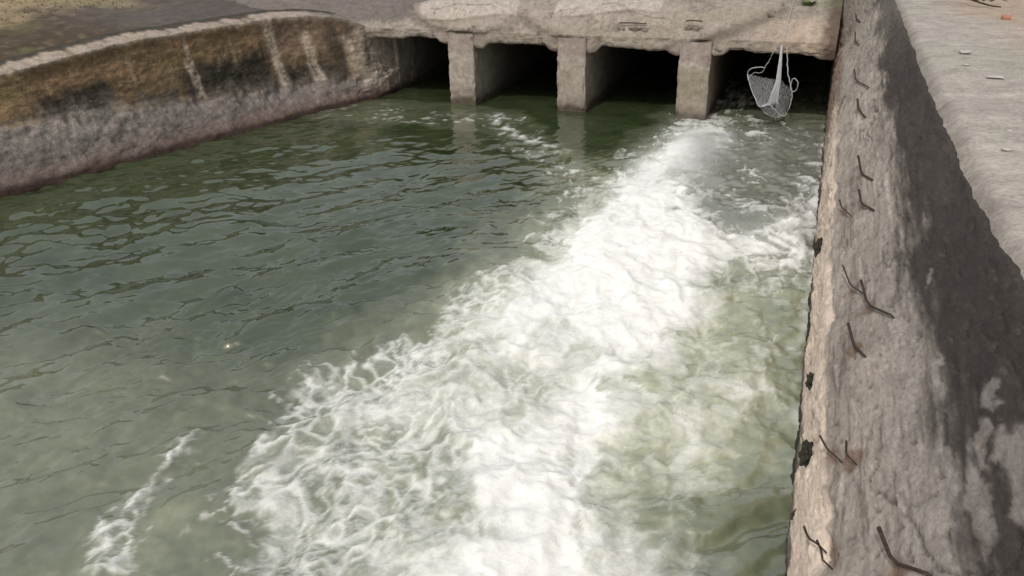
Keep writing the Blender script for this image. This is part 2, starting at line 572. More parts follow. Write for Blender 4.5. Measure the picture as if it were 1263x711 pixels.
# mist hanging over the boil below the right opening
def build_mist():
    bm = bmesh.new(); bmesh.ops.create_icosphere(bm, subdivisions=5, radius=1)
    for v in bm.verts:
        q = v.co.copy()
        f = 1 + .16 * math.sin(q.y * 6 + q.x * 3) * math.cos(q.x * 5 + 1) + .10 * math.sin(q.z * 9 + q.y * 8)
        v.co = Vector((-1.75 + .17 * q.y + q.x * 1.05 * f, 11.9 + q.y * 2.75 * f, .12 + q.z * .62 * f))
    me = bpy.data.meshes.new('mist'); bm.to_mesh(me); bm.free()
    q = NT('spray_mist'); q.n.remove(q.b)
    pv = q.add('VolumePrincipled'); pv.inputs['Color'].default_value = (.96, .97, 1, 1); pv.inputs['Anisotropy'].default_value = .2
    tc = q.add('TexCoord'); mp = q.add('Mapping'); mp.inputs['Scale'].default_value = (1, .55, 1); mp.inputs['Rotation'].default_value = (0, 0, .2)
    q.l(tc.outputs['Object'], mp.inputs['Vector'])
    n = q.noise(2.2, 4, .6, mp.outputs[0])
    # thin out towards the rim of the cloud
    m2 = q.add('Mapping'); m2.inputs['Location'].default_value = (1.75 / 1.05, -11.9 / 2.75, -.12 / .62); m2.inputs['Scale'].default_value = (1 / 1.05, 1 / 2.75, 1 / .62)
    q.l(tc.outputs['Object'], m2.inputs['Vector'])
    ln = q.add('VectorMath', operation='LENGTH'); q.l(m2.outputs[0], ln.inputs[0])
    d = q.math('MULTIPLY', q.ramp(n, .44, .74, 0, 1.5), q.ramp(ln.outputs['Value'], .25, .95, 1, 0))
    q.l(d, pv.inputs['Density'])
    q.l(pv.outputs[0], q.n['Material Output'].inputs['Volume'])
    tag(link('mist', me, q.m), 'thin white mist over the boil below the right culvert opening', 'mist', kind='stuff')
build_mist()

# ------------------------------------------------------------------ right retaining wall
def polyline_profile(P, n):
    P = np.array(P, float); d = np.r_[0, np.cumsum(np.hypot(*np.diff(P, axis=0).T))]
    s = np.linspace(0, d[-1], n)
    return s, d, np.interp(s, d, P[:, 0]), np.interp(s, d, P[:, 1])

def crest_x(y):
    return np.interp(y, [-8, 2, 3.8, 5, 6.6, 9, 15, 30], [.965, .965, .965, .93, .915, .925, .97, .98])

def build_right_wall():
    root = empty('retaining_wall', (.6, 8, 0))
    tag(root, 'weathered concrete retaining wall with rusty bars along the right side of the canal', 'wall')
    ys = [-8.0]
    while ys[-1] < 30: ys.append(ys[-1] + (.3 if ys[-1] < 1.2 else max(.014, .0062 * ys[-1])))
    ys = np.array(ys)
    n = 300
    P = [(.235, -.5), (.245, 0), (.25, 1.30), (.275, 1.42), (.965, 2.2), (.995, 2.222), (1.03, 2.19), (1.07, 1.95)]
    s, d, px, pz = polyline_profile(P, n)
    S, Y = np.meshgrid(s, ys)
    X = np.broadcast_to(px, S.shape).copy(); Z = np.broadcast_to(pz, S.shape).copy()
    u = (S - d[3]) / (d[4] - d[3])                       # 0 at the lower arris, 1 at the crest
    X += (crest_x(Y) - .965) * np.clip(u, 0, 1)
    # surface normal of the profile
    tx = np.gradient(px, s); tz = np.gradient(pz, s); L = np.hypot(tx, tz)
    nx, nz = -tz / L, tx / L
    k = np.ones(9) / 9
    nx = np.convolve(np.pad(nx, 4, 'edge'), k, 'valid'); nz = np.convolve(np.pad(nz, 4, 'edge'), k, 'valid')
    lean = u * .9 - Y * .10                              # streaks lean across the face
    wv = fbm(S * 2, Y * .8, 11, 3) * .25
    h = fbm(S * 2.2 + wv, Y * 1.1, 1, 5) * .035
    h += fbm(lean * 14 + wv * 3, Y * .9, 2, 5, .6) * .012
    h += -ridged(lean * 7 + wv * 2, Y * .45, 4, 3) * .012
    h += fbm(S * 14, Y * 11, 6, 4, .6) * .012
    h -= sst(.28, .5, fbm(S * 20, Y * 13, 36, 3)) * .016
    q1, q2 = worley(S * 1.3 + wv, Y * .55 + fbm(S * 5, Y * 4, 38, 3) * .25, 39)
    crk = sst(.03, .0, q2 - q1) * sst(-.1, .2, fbm(S * 1.5, Y * .8, 40, 3))
    h -= crk * .02
    # broken arris at the lower edge, ragged crest, pockets in the vertical face
    edge = np.exp(-((S - d[3]) / .06) ** 2)
    h -= edge * .055 * sst(.05, .5, fbm(Y * 1.6, S * 3, 8, 4))
    h += np.exp(-((S - d[5]) / .09) ** 2) * fbm(Y * 2.4, S * 2, 9, 5, .65) * .05
    pits = 0
    for (yy, zz, a, b, dep) in [(7.5, .9, .28, .12, .07), (6.46, .85, .22, .10, .06), (4.85, .9, .16, .12, .05), (3.94, 1.0, .16, .12, .07), (2.95, 1.1, .08, .07, .05), (5.6, 1.15, .3, .08, .04), (9.2, 1.2, .4, .07, .05)]:
        pits = pits + dep * np.exp(-((Y - yy) / a) ** 4 - ((Z - zz) / b) ** 4)
    face = (u < -.02)
    h += sst(.05, -.05, u) * (fbm(Y * 2.6, Z * 3.5, 44, 5, .6) * .055 - sst(.15, .4, fbm(Y * 1.9, Z * 2.2, 45, 3)) * .035)
    h -= np.where(face, pits, 0)
    h *= sst(-.05, .15, Z + .2)
    X += nx * h; Z += nz * h
    # colour : pale lower part, crest darkened by painted-in shade, peeled patches
    nA = fbm(S * 3 + wv, Y * .7, 21, 5); nB = fbm(lean * 12, Y * .7, 22, 5, .6); nC = fbm(S * 9, Y * 4, 23, 4)
    C = np.empty(S.shape + (3,)); C[:] = (.40, .365, .335)
    C = mixc(C, (.56, .52, .475), sst(.0, .5, nB + .3 * nA) * .75)
    C = mixc(C, (.26, .235, .22), sst(.0, .55, -nB + .4 * nC) * .55)
    nD = fbm(lean * 5 + S * 24 + wv * 4, Y * .9, 27, 5, .65); nE = fbm(S * 40 + wv * 5, Y * 1.8, 28, 4, .6)
    C = mixc(C, (.17, .145, .135), sst(.10, .42, nD) * .8)
    C = mixc(C, (.58, .54, .50), sst(.12, .45, -nD + .3 * nE) * .75)
    C = mixc(C, (.20, .175, .16), sst(.2, .55, nE) * .5)
    C = mixc(C, (.27, .265, .27), sst(.2, .5, u + nA * .2) * sst(7, 4, Y) * .35)
    C = mixc(C, (.30, .29, .25), sst(9, 14, Y) * .6 * sst(-.4, .4, nB))
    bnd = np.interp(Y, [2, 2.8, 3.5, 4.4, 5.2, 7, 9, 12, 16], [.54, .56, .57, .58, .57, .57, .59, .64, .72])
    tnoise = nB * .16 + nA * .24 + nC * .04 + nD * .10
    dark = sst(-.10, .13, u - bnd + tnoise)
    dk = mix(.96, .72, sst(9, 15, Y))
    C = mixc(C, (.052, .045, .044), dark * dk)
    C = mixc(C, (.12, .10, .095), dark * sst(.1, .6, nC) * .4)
    C *= np.array([.755, .725, .70]) * (1 + .35 * np.clip(fbm(S * 1.6, Y * .55, 29, 4), -.8, .8))[..., None]
    C = mixc(C, (.07, .06, .055), crk * .75)
    C = mixc(C, (.10, .085, .08), sst(.28, .5, fbm(S * 20, Y * 13, 36, 3)) * .6)
    # peeled pale patches inside the painted shade
    pl = 0
    for (yy, uu, a, b) in [(2.55, .66, .28, .035), (2.52, .80, .30, .05), (2.60, .86, .2, .04), (2.85, .72, .12, .03), (3.05, .80, .10, .03), (4.42, .655, .10, .012), (3.4, .60, .22, .016), (2.35, .9, .14, .05), (2.75, .57, .3, .02)]:
        dd = np.hypot((Y - yy + fbm(S * 6, Y * 5, 33, 3) * .12) / a, (u - uu + fbm(S * 6, Y * 5, 34, 4) * .06) / b)
        pl = np.maximum(pl, sst(1.25, .75, dd + .5 * fbm(S * 16, Y * 10, 35, 3)))
    C = mixc(C, (.30, .27, .255), pl * .6)
    for (by, bz, bx) in [(14.16, 1.679, .48), (11.05, 1.66, .467), (9.47, 1.67, .475), (7.05, 1.67, .47), (6.3, 1.655, .462), (6.58, 1.51, .335), (4.93, 1.575, .39), (4.5, 1.66, .468), (4.11, 1.587, .40), (3.27, 1.467, .296), (3.15, 1.549, .368), (2.36, 1.696, .5), (2.7, 1.41, .242), (2.6, 1.46, .288)]:
        rr_ = np.hypot((Y - by) / .10, (Z - bz + .02) / .05) + nC * .5
        C = mixc(C, (.13, .075, .05), sst(1.1, .3, rr_) * .7)
        C = mixc(C, (.22, .14, .10), sst(.35, .0, np.abs(Y - by + nC * .06) / .12) * sst(bz - .22, bz - .05, Z) * sst(bz + .02, bz - .02, Z) * (u > -.05) * .4)
    # wet dark foot and rust on the vertical face, sunlit pink put into its colour
    fc = sst(.02, -.04, u)
    C = mixc(C, (.68, .56, .47), fc * .92)
    C = mixc(C, (.09, .07, .06), fc * sst(.1, .5, fbm(Y * 1.4, Z * 3, 41, 4) + .40 - Z * .75) * .8)
    C = mixc(C, (.12, .095, .08), fc * sst(.15, .4, fbm(Y * 1.9, Z * 2.2, 45, 3)) * .75)
    C = mixc(C, (.06, .055, .045), fc * np.clip(np.asarray(pits) * 18, 0, 1))
    C = mixc(C, (.13, .075, .055), fc * sst(9.5, 12.5, Y) * .8)
    C = mixc(C, (.13, .08, .06), sst(.09, .0, np.abs(u - .02)) * sst(9, 12, Y) * .7)
    C = mixc(C, (.04, .038, .03), sst(.35, .05, Z) * fc)
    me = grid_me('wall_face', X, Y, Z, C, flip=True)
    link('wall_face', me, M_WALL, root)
    # starter bars bent out of the face : tip, bend, and a tail shaped as the stub's shadow
    bars = [
        [(0.502, 16.617, 1.788), (0.519, 16.474, 1.719), (0.565, 15.806, 1.766)],
        [(0.474, 14.503, 1.756), (0.483, 14.161, 1.679), (0.52, 13.622, 1.714)],
        [(0.442, 11.501, 1.72), (0.467, 11.05, 1.661), (0.573, 10.13, 1.775)],
        [(0.458, 9.617, 1.738), (0.475, 9.474, 1.67), (0.518, 8.935, 1.712)],
        [(0.442, 7.397, 1.72), (0.472, 7.045, 1.666), (0.54, 6.666, 1.737)],
        [(0.437, 6.454, 1.714), (0.462, 6.299, 1.655), (0.529, 5.98, 1.725)],
        [(0.313, 6.58, 1.574), (0.335, 6.582, 1.512), (0.388, 6.279, 1.565)],
        [(0.338, 5.173, 1.602), (0.391, 4.925, 1.575), (0.435, 4.764, 1.619)],
        [(0.429, 4.733, 1.706), (0.468, 4.495, 1.662), (0.563, 4.196, 1.764)],
        [(0.366, 4.277, 1.634), (0.402, 4.114, 1.587), (0.446, 3.938, 1.63)],
        [(0.256, 3.313, 1.51), (0.296, 3.273, 1.467), (0.337, 3.164, 1.508)],
        [(0.357, 3.146, 1.624), (0.368, 3.152, 1.549), (0.387, 3.097, 1.564)],
        [(0.452, 2.489, 1.731), (0.499, 2.362, 1.696), (0.584, 2.248, 1.787)],
        [(0.217, 2.702, 1.466), (0.242, 2.706, 1.406), (0.274, 2.651, 1.437)],
        [(0.264, 2.579, 1.519), (0.288, 2.596, 1.459), (0.295, 2.541, 1.461)]]
    nv = Vector((-.75, 0, .66))
    for i, (a, b, c) in enumerate(bars):
        a, b, c = Vector(a), Vector(b), Vector(c)
        far = .5 + .5 * min(1, b.y / 9)
        r0 = .0085 if i in (8, 9, 5, 4, 12, 3) else .0055
        r0 *= 1 + .12 * max(0, b.y - 5)
        pts = []
        for t in np.linspace(0, 1, 10):
            k_ = sst(.42, .62, t); pts.append(mix(a.lerp(b, min(1, t / .55)), b.lerp(c, max(0, t - .45) / .55), float(k_)) + nv * .006)
        pts.append(c - nv * .05)
        V, F = tube(pts, [r0 * (1 - .25 * k / 10) for k in range(11)], 7)
        F = F + [tuple(range(6, -1, -1))]
        link('rebar_stub', mesh_py('rebar_stub', V, F), M_RUST, root)
    # dark clumps of moss and rag caught on the vertical face
    for (yy, zz, sx, sy, sz) in [(7.5, .75, .05, .22, .13), (3.94, .93, .045, .10, .12), (3.88, .50, .03, .06, .05), (4.85, .86, .035, .09, .10)]:
        bm = bmesh.new(); bmesh.ops.create_icosphere(bm, subdivisions=4, radius=1)
        for v in bm.verts:
            q = v.co.copy()
            f = 1 + .35 * math.sin(q.y * 5 + yy * 9) * math.cos(q.z * 6 + zz * 5) + .12 * math.sin(q.x * 7 + q.z * 6 + yy) + .05 * math.sin(q.y * 11 + q.z * 9)
            v.co = Vector((q.x * sx * f * .7, q.y * sy * f * .5, q.z * sz * f * .6)) + Vector((.245, yy, zz))
        me = bpy.data.meshes.new('moss_clump'); bm.to_mesh(me); bm.free()
        link('moss_clump', me, M_MOSS, root)
build_right_wall()

# ------------------------------------------------------------------ path on the right bank
def build_path():
    xs = axis((.955, 3.5, .03), (3.5, 8, .2), (8, 60, 4)); ys = axis((-40, 2, 2), (2, 17, .045), (17, 30, .5), (30, 160, 8))
    X, Y = np.meshgrid(xs, ys)
    Z = 2.2 + fbm(X * .8, Y * .5, 5, 4) * .05 + fbm(X * 4, Y * 2.2, 6, 4, .6) * .018
    Z -= sst(1.14, .98, X) * .12
    n1 = fbm(X * .9, Y * .45, 15, 5); n2 = fbm(X * 1.1, Y * 3.2, 16, 5, .6); n3 = fbm(X * 7, Y * 7, 17, 4)
    C = np.empty(X.shape + (3,)); C[:] = (.345, .315, .285)
    C = mixc(C, (.42, .385, .35), sst(0, .5, n2) * .7)
    C = mixc(C, (.24, .215, .195), sst(.05, .5, -n2 + .3 * n3) * .55)
    C = mixc(C, (.36, .255, .185), sst(1.6, 2.6, X + (Y - 12) * .12 + n1 * .5) * .65)
    C = mixc(C, (.30, .30, .26), sst(.1, .5, n1) * .4)
    tag(link('path', grid_me('path', X, Y, Z, C), M_SOIL), kind='structure')
build_path()

def stone_mesh(name, sx, sy, sz, seed):
    bm = bmesh.new(); bmesh.ops.create_icosphere(bm, subdivisions=3, radius=1)
    rr = random.Random(seed); ph = [rr.uniform(0, 6) for _ in range(6)]
    for v in bm.verts:
        q = v.co.copy()
        f = 1 + .16 * math.sin(q.x * 3 + ph[0]) * math.cos(q.y * 3 + ph[1]) + .10 * math.sin(q.x * 6 + q.y * 5 + ph[2]) + .06 * math.sin(q.z * 9 + q.x * 11 + ph[3])
        z = q.z * f
        z = max(min(z, .62), -.6)
        v.co = Vector((q.x * f * sx, q.y * f * sy, z * sz))
    me = bpy.data.meshes.new(name); bm.to_mesh(me); bm.free()
    return me

stones = [
    ('flat_stone', 1.50, 10.15, .06, .10, .012, M_STONE, 'pale flat stone lying alone in the middle of the dusty path'),
    ('flat_stone', 1.60, 8.75, .085, .05, .012, M_STONE, 'longest pale slab of stone near the right border of the path'),
    ('flat_stone', 1.42, 9.35, .035, .04, .01, M_STONE, 'small pale stone between the two larger white stones on the path'),
    ('pebble', 1.30, 6.12, .03, .02, .012, M_STONE, 'white pebble on the path closest to the dark wall crest'),
    ('pebble', 1.40, 6.66, .02, .02, .012, M_STONE, 'small round pebble just beyond the white pebble by the wall crest'),
    ('red_stone', 2.33, 13.0, .06, .05, .06, M_BRICK, 'small reddish stone standing out on the far orange soil of the path'),
]
for i, (nm, x, y, a, b, h, m, lab) in enumerate(stones):
    me = stone_mesh(nm, a, b, h, i)
    o = link(nm, me, m); o.location = (x, y, 2.215 + h * .35); o.rotation_euler = (0, 0, rnd.uniform(-.3, .3))
    tag(o, lab, 'stone')
# dead branch lying across the far path
pt = [tube([(1.55 + .9 * t, 14.9 + .16 * math.sin(t * 4) - .5 * t, 2.28 + .05 * math.sin(t * 5)) for t in np.linspace(0, 1, 12)], [.028 - .018 * t for t in np.linspace(0, 1, 12)])]
for k in range(7):
    t = .2 + .11 * k; x, y = 1.55 + .9 * t, 14.9 - .5 * t
    pt.append(tube([(x, y, 2.29), (x + .10, y + rnd.uniform(-.2, .2), 2.33), (x + .22, y + rnd.uniform(-.3, .3), 2.30)], [.012, .009, .004], 5))
V, F = join(pt)
tag(link('branch', mesh_py('branch', V, F), M_TWIG), 'dark dead branch lying across the far end of the path', 'branch')

# ------------------------------------------------------------------ left canal wall
LW = np.array([(-14.2, -16), (-13.6, -6), (-12.7, 1), (-12.0, 5), (-11.33, 7.49), (-10.95, 8.7), (-10.6, 10.1), (-10.13, 11.64), (-9.6, 13.6), (-9.22, 14.6), (-9.03, 15.2), (-9.0, 15.8), (-8.98, 16.6)], float)
def left_line():
    t = np.r_[0, np.cumsum(np.hypot(*np.diff(LW, axis=0).T))]
    s = np.unique(np.r_[np.linspace(0, t[3], 60), np.linspace(t[3], t[-1], 430)])
    x = np.interp(s, t, LW[:, 0]); y = np.interp(s, t, LW[:, 1])
    k = np.ones(31) / 31
    xx, yy = np.convolve(np.pad(x, 15, 'edge'), k, 'valid'), np.convolve(np.pad(y, 15, 'edge'), k, 'valid')
    w = sst(t[3], t[3] + 1.5, s) * sst(t[-1], t[-1] - .8, s)
    x, y = mix(x, xx, w), mix(y, yy, w)
    tx, ty = np.gradient(x, s), np.gradient(y, s); L = np.hypot(tx, ty)
    return s, x, y, -ty / L, tx / L
def coping_z(y): return np.interp(y, [-16, 5, 8.4, 9.4, 10.4, 12.9, 13.9, 14.5, 15.0, 15.3, 17], [1.42, 1.48, 1.65, 1.75, 1.83, 1.86, 1.82, 1.72, 1.50, 1.24, 1.24])
def build_left_wall():
    root = empty('canal_wall', (-10.8, 10, 0))
    tag(root, 'curved mossy canal wall with brown stains and a pale coping on the left', 'wall')
    s, x, y, nx, ny = left_line()
    zc = coping_z(y); zf = np.interp(y, [-16, 8, 9, 10, 11.3, 13, 14.9], [.9, .85, .82, .74, .66, .56, .45])
    flush = mix(1, .12, sst(13.3, 15.1, y))
    # profile : v 0..1 underwater-footing, 1..2 face, 2..3 coping top, 3..4 back
    v = np.r_[np.linspace(0, 1, 60, endpoint=False), np.linspace(1, 2, 80, endpoint=False), np.linspace(2, 3, 26, endpoint=False), np.linspace(3, 4, 5)]
    Vg, Sg = np.meshgrid(v, s)
    cl = lambda a: a[:, None]
    o = np.zeros_like(Vg); z = np.zeros_like(Vg)
    a = np.clip(Vg, 0, 1); o0 = np.interp(a, [0, .25, .7, 1], [0, .03, .26, .45]); z0 = np.interp(a, [0, .25, .7, 1], [-.4, 0, .55, 1.0])
    o = o0 * 1.0; z = np.where(z0 > 0, z0 * cl(zf), z0)
    b = np.clip(Vg - 1, 0, 1); o = o + b * .24 + sst(0, .12, b) * .03; z = z + b * (cl(zc) - cl(zf))
    c = np.clip(Vg - 2, 0, 1); o = o + c * .5; z = z + c * .10 + sst(0, .15, c) * .02
    e = np.clip(Vg - 3, 0, 1); o = o + e * .15; z = z - e * .4
    o = o * cl(flush) + np.where(Vg > 2, (1 - cl(flush)) * c * .5, 0)
    W1 = fbm(Sg * .8, z * 2, 3, 4)
    h = fbm(Sg * 1.3, z * 2.4, 1, 5) * .05 + fbm(Sg * 6, z * 7, 2, 4, .6) * .022
    foot = sst(1.02, .9, Vg)
    h += foot * (fbm(Sg * 2.2, z * 3.0, 7, 5, .5) * .05)
    h += np.exp(-((Vg - 1.0) / .1) ** 2) * fbm(Sg * 2.6, z, 8, 4) * .10
    h += np.exp(-((Vg - 2.02) / .10) ** 2) * (fbm(Sg * 2.2, z, 9, 5, .6) * .06 + .02)
    h += -sst(1.0, 1.15, Vg) * sst(2, 1.8, Vg) * .03
    ho = h * mix(1, .3, sst(1.95, 2.1, Vg)); hz = h * sst(.5, .9, Vg) * .6
    X = cl(x) + cl(nx) * (o - ho); Y = cl(y) + cl(ny) * (o - ho); Z = z + hz
    # the wall reads along the canal by y
    yy = cl(y) + 0 * Vg
    n1 = fbm(Sg * 1.1, z * 2.5, 21, 5); n2 = fbm(Sg * 4, z * 1.2, 22, 5, .6); n3 = fbm(Sg * 9, z * 9, 23, 4, .6); n4 = fbm(Sg * .6, z * 7, 24, 4)
    C = np.empty(Vg.shape + (3,)); C[:] = (.165, .14, .128)                     # grey footing
    C = mixc(C, (.27, .24, .22), sst(0, .5, n3 + .4 * n2) * foot * .6)
    C = mixc(C, (.15, .125, .12), sst(.05, .5, -n3) * foot * .6)
    fh = np.clip(Vg - 1, 0, 1)
    facew = sst(.97, 1.06, Vg) * sst(2.03, 1.97, Vg)
    brown = np.empty_like(C); brown[:] = (.17, .115, .064)
    brown = mixc(brown, (.24, .16, .095), sst(-.1, .5, n4 + .5 * n2))
    brown = mixc(brown, (.30, .145, .075), sst(.25, .6, n1 + .3 * n3) * .6)
    brown = mixc(brown, (.145, .12, .055), sst(.1, .55, -n1 + .4 * n4) * .7)
    brown = mixc(brown, (.17, .12, .095), sst(12.3, 13.6, yy) * sst(.2, .7, fh) * .7)
    C = C + (brown - C) * facew[..., None]
    C = mixc(C, (.42, .355, .30), sst(14.5, 15.0, yy + n1 * .3))  # paler end : light on the first opening's side wall put into the colour
    # black mould along the foot of the face in two long patches
    mould = 0
    for (ya, yb, f0, f1) in [(8.5, 9.75, -.1, .5), (10.0, 10.9, -.1, .2), (11.0, 12.95, -.2, .55), (13.1, 14.5, -.1, .34), (14.85, 15.05, .2, .9), (14.2, 14.45, .2, .9)]:
        mould = np.maximum(mould, sst(ya - .2, ya + .2, yy + n2 * .3) * sst(yb + .2, yb - .2, yy + n2 * .3) * sst(f1 + .12, f1 - .12, fh + n2 * .22) * sst(f0 - .1, f0 + .1, fh))
    C = mixc(C, (.028, .026, .021), np.clip(mould, 0, 1) * facew * .93)
    # lime streaks
    for (yc, w, ft, fb_, k) in [(11.25, .10, .62, -.2, .8), (11.3, .05, 1.0, .5, .5), (13.1, .13, 1.0, -.1, .9), (13.82, .13, .8, -.1, .85), (14.66, .22, .75, -.1, .85), (15.2, .12, .8, -.1, .6), (10.2, .04, .8, .3, .3), (12.2, .03, .9, .4, .3)]:
        c_ = yc + (.5 - fh) * .10 + n2 * .05
        m_ = sst(w * 1.2, w * .5, np.abs(yy - c_) * (1 + .4 * n3)) * sst(ft + .08, ft - .08, fh) * sst(fb_ - .1, fb_ + .1, fh)
        C = mixc(C, (.42, .345, .275), m_ * k * facew * sst(-.55, .1, n3 + n2))
    n5 = fbm(Sg * 14, z * 14, 25, 4, .65)
    C = mixc(C, (.09, .065, .045), sst(.15, .5, n5) * facew * .6)
    C = mixc(C, (.40, .34, .27), sst(.3, .55, -n5 + .3 * n2) * facew * .4)
    w1_, w2_ = worley(Sg * .9 + n2 * .3, z * 1.4 + n1 * .3, 47)
    C = mixc(C, (.035, .03, .025), sst(.03, .0, w2_ - w1_) * sst(-.1, .2, n2) * .7)
    # efflorescence along the top of the footing
    top = sst(.55, .95, Vg + n1 * .15) * sst(1.35, 1.02, Vg + n2 * .35 + n3 * .15)
    C = mixc(C, (.27, .245, .22), top * mix(.35, 1, sst(10.8, 9.5, yy)) * (.35 + .65 * sst(-.2, .5, n3)))
    # coping
    cop = sst(1.93, 2.02, Vg + n3 * .03)
    C = mixc(C, (.33, .275, .23), cop * .95)
    C = mixc(C, (.14, .115, .09), cop * sst(.0, .5, n2 + .5 * n3 + .3 * n1) * .75)
    C = mixc(C, (.19, .165, .145), cop * sst(13.4, 14.6, yy + n1 * .4))
    C = mixc(C, (.06, .05, .04), cop * sst(2.5, 2.75, Vg + n2 * .35 + n1 * .25))
    C = mixc(C, (.05, .045, .035), sst(2.75, 2.95, Vg + n2 * .25) * sst(15, 14, yy))
    # wet red-brown band at the waterline
    C = mixc(C, (.045, .028, .024), sst(.22, .06, z + n1 * .10))
    C = mixc(C, (.19, .135, .115), sst(.40, .14, z + n1 * .1) * sst(.04, .16, z) * .6)
    link('wall_face', grid_me('wall_face', X, Y, Z, C), M_BANK, root)
build_left_wall()

# ------------------------------------------------------------------ bank behind the left wall
def build_bank():
    s, x, y, nx, ny = left_line()
    k = (y < 15.3)
    s, x, y, nx, ny = s[k][::2], x[k][::2], y[k][::2], nx[k][::2], ny[k][::2]
    # run on past the culvert
    y2 = np.r_[np.linspace(15.6, 30, 40), np.linspace(34, 160, 12)]
    x = np.r_[x, -9.05 + 0 * y2]; nx = np.r_[nx, -1 + 0 * y2]; ny = np.r_[ny, 0 * y2]; y = np.r_[y, y2]
    o = np.r_[np.linspace(1.1, 6, 90), np.linspace(6.3, 20, 40), np.linspace(24, 120, 10)]
    O, _ = np.meshgrid(o, y)
    cl = lambda a: a[:, None]
    X = cl(x) + cl(nx) * O; Y = cl(y) + cl(ny) * O
    dip = np.exp(-((O - 1.9) / .5) ** 2)
    Z = cl(coping_z(y)) + .02 - dip * .14 + sst(2.2, 6, O) * .32 + sst(6, 20, O) * .25 + fbm(X * .7, Y * .7, 4, 5) * .10 + fbm(X * 3, Y * 3, 6, 5, .65) * .06
    n1 = fbm(X * .8, Y * .8, 14, 5); n2 = fbm(X * 3, Y * 3, 15, 4)
    C = np.empty(X.shape + (3,)); C[:] = (.27, .20, .125)
    C = mixc(C, (.20, .185, .095), sst(-.1, .4, n1) * .8)
    C = mixc(C, (.36, .28, .19), sst(.1, .5, n2) * .5)
    C = mixc(C, (.13, .11, .075), sst(.0, .4, fbm(X * 5, Y * 5, 17, 4, .65)) * .6)
    dk_ = np.empty_like(C); dk_[:] = (.05, .038, .027); dk_ = mixc(dk_, (.15, .115, .075), sst(.05, .45, fbm(X * 4, Y * 4, 18, 5, .65))); dk_ = mixc(dk_, (.075, .075, .035), sst(.1, .4, fbm(X * 1.5, Y * 1.5, 19, 4)))
    C = C + (dk_ - C) * (1.0 * sst(5.0, 3.6, O + n1 * 1.6 + n2 * .5) * .92)[..., None]
    C = mixc(C, (.10, .085, .085), sst(10.5, 13, Y) * sst(6, 3, O + n1) * .8)
    tag(link('bank', grid_me('bank', X, Y, Z, C, flip=True), M_SOIL), kind='structure')
    # low dark creeping plants in the dip, dry tufts on the slope
    r = np.random.default_rng(3)
    def blades(name, N, olo, ohi, hlo, hhi, w, mat, lab, cat, ymax):
        V = []; F = []
        iy = r.integers(0, len(y), N * 4); iy = iy[(y[iy] > 4) & (y[iy] < ymax)][:N]
        for i in iy:
            t = r.beta(1.2, 1.6); oo = olo + (ohi - olo) * t
            j = min(range(len(o)), key=lambda q: abs(o[q] - oo))
            bx, by, bz = X[i, j] + r.normal(0, .06), Y[i, j] + r.normal(0, .1), Z[i, j] - .01
            nb = 5
            for _ in range(nb):
                an = r.uniform(0, 6.28); hh = r.uniform(hlo, hhi); ln = r.uniform(.3, 1.0) * hh
                dx, dy = math.cos(an), math.sin(an); k0 = len(V)
                V += [(bx - dy * w, by + dx * w, bz), (bx + dy * w, by - dx * w, bz), (bx + dx * ln * .5 + dy * w * .8, by + dy * ln * .5 - dx * w * .8, bz + hh * .7), (bx + dx * ln * .5 - dy * w * .8, by + dy * ln * .5 + dx * w * .8, bz + hh * .7), (bx + dx * ln, by + dy * ln, bz + hh * .85)]
                F += [(k0, k0 + 1, k0 + 2), (k0, k0 + 2, k0 + 3), (k0 + 3, k0 + 2, k0 + 4)]
        tag(link(name, mesh_py(name, V, F), mat, smooth=False), lab, cat, kind='stuff')
    blades('dry_grass', 2200, 4.2, 12, .02, .06, .006, M_GRASS, 'dry yellowish grass tufts on the bank above the canal wall', 'grass', 18.0)
build_bank()

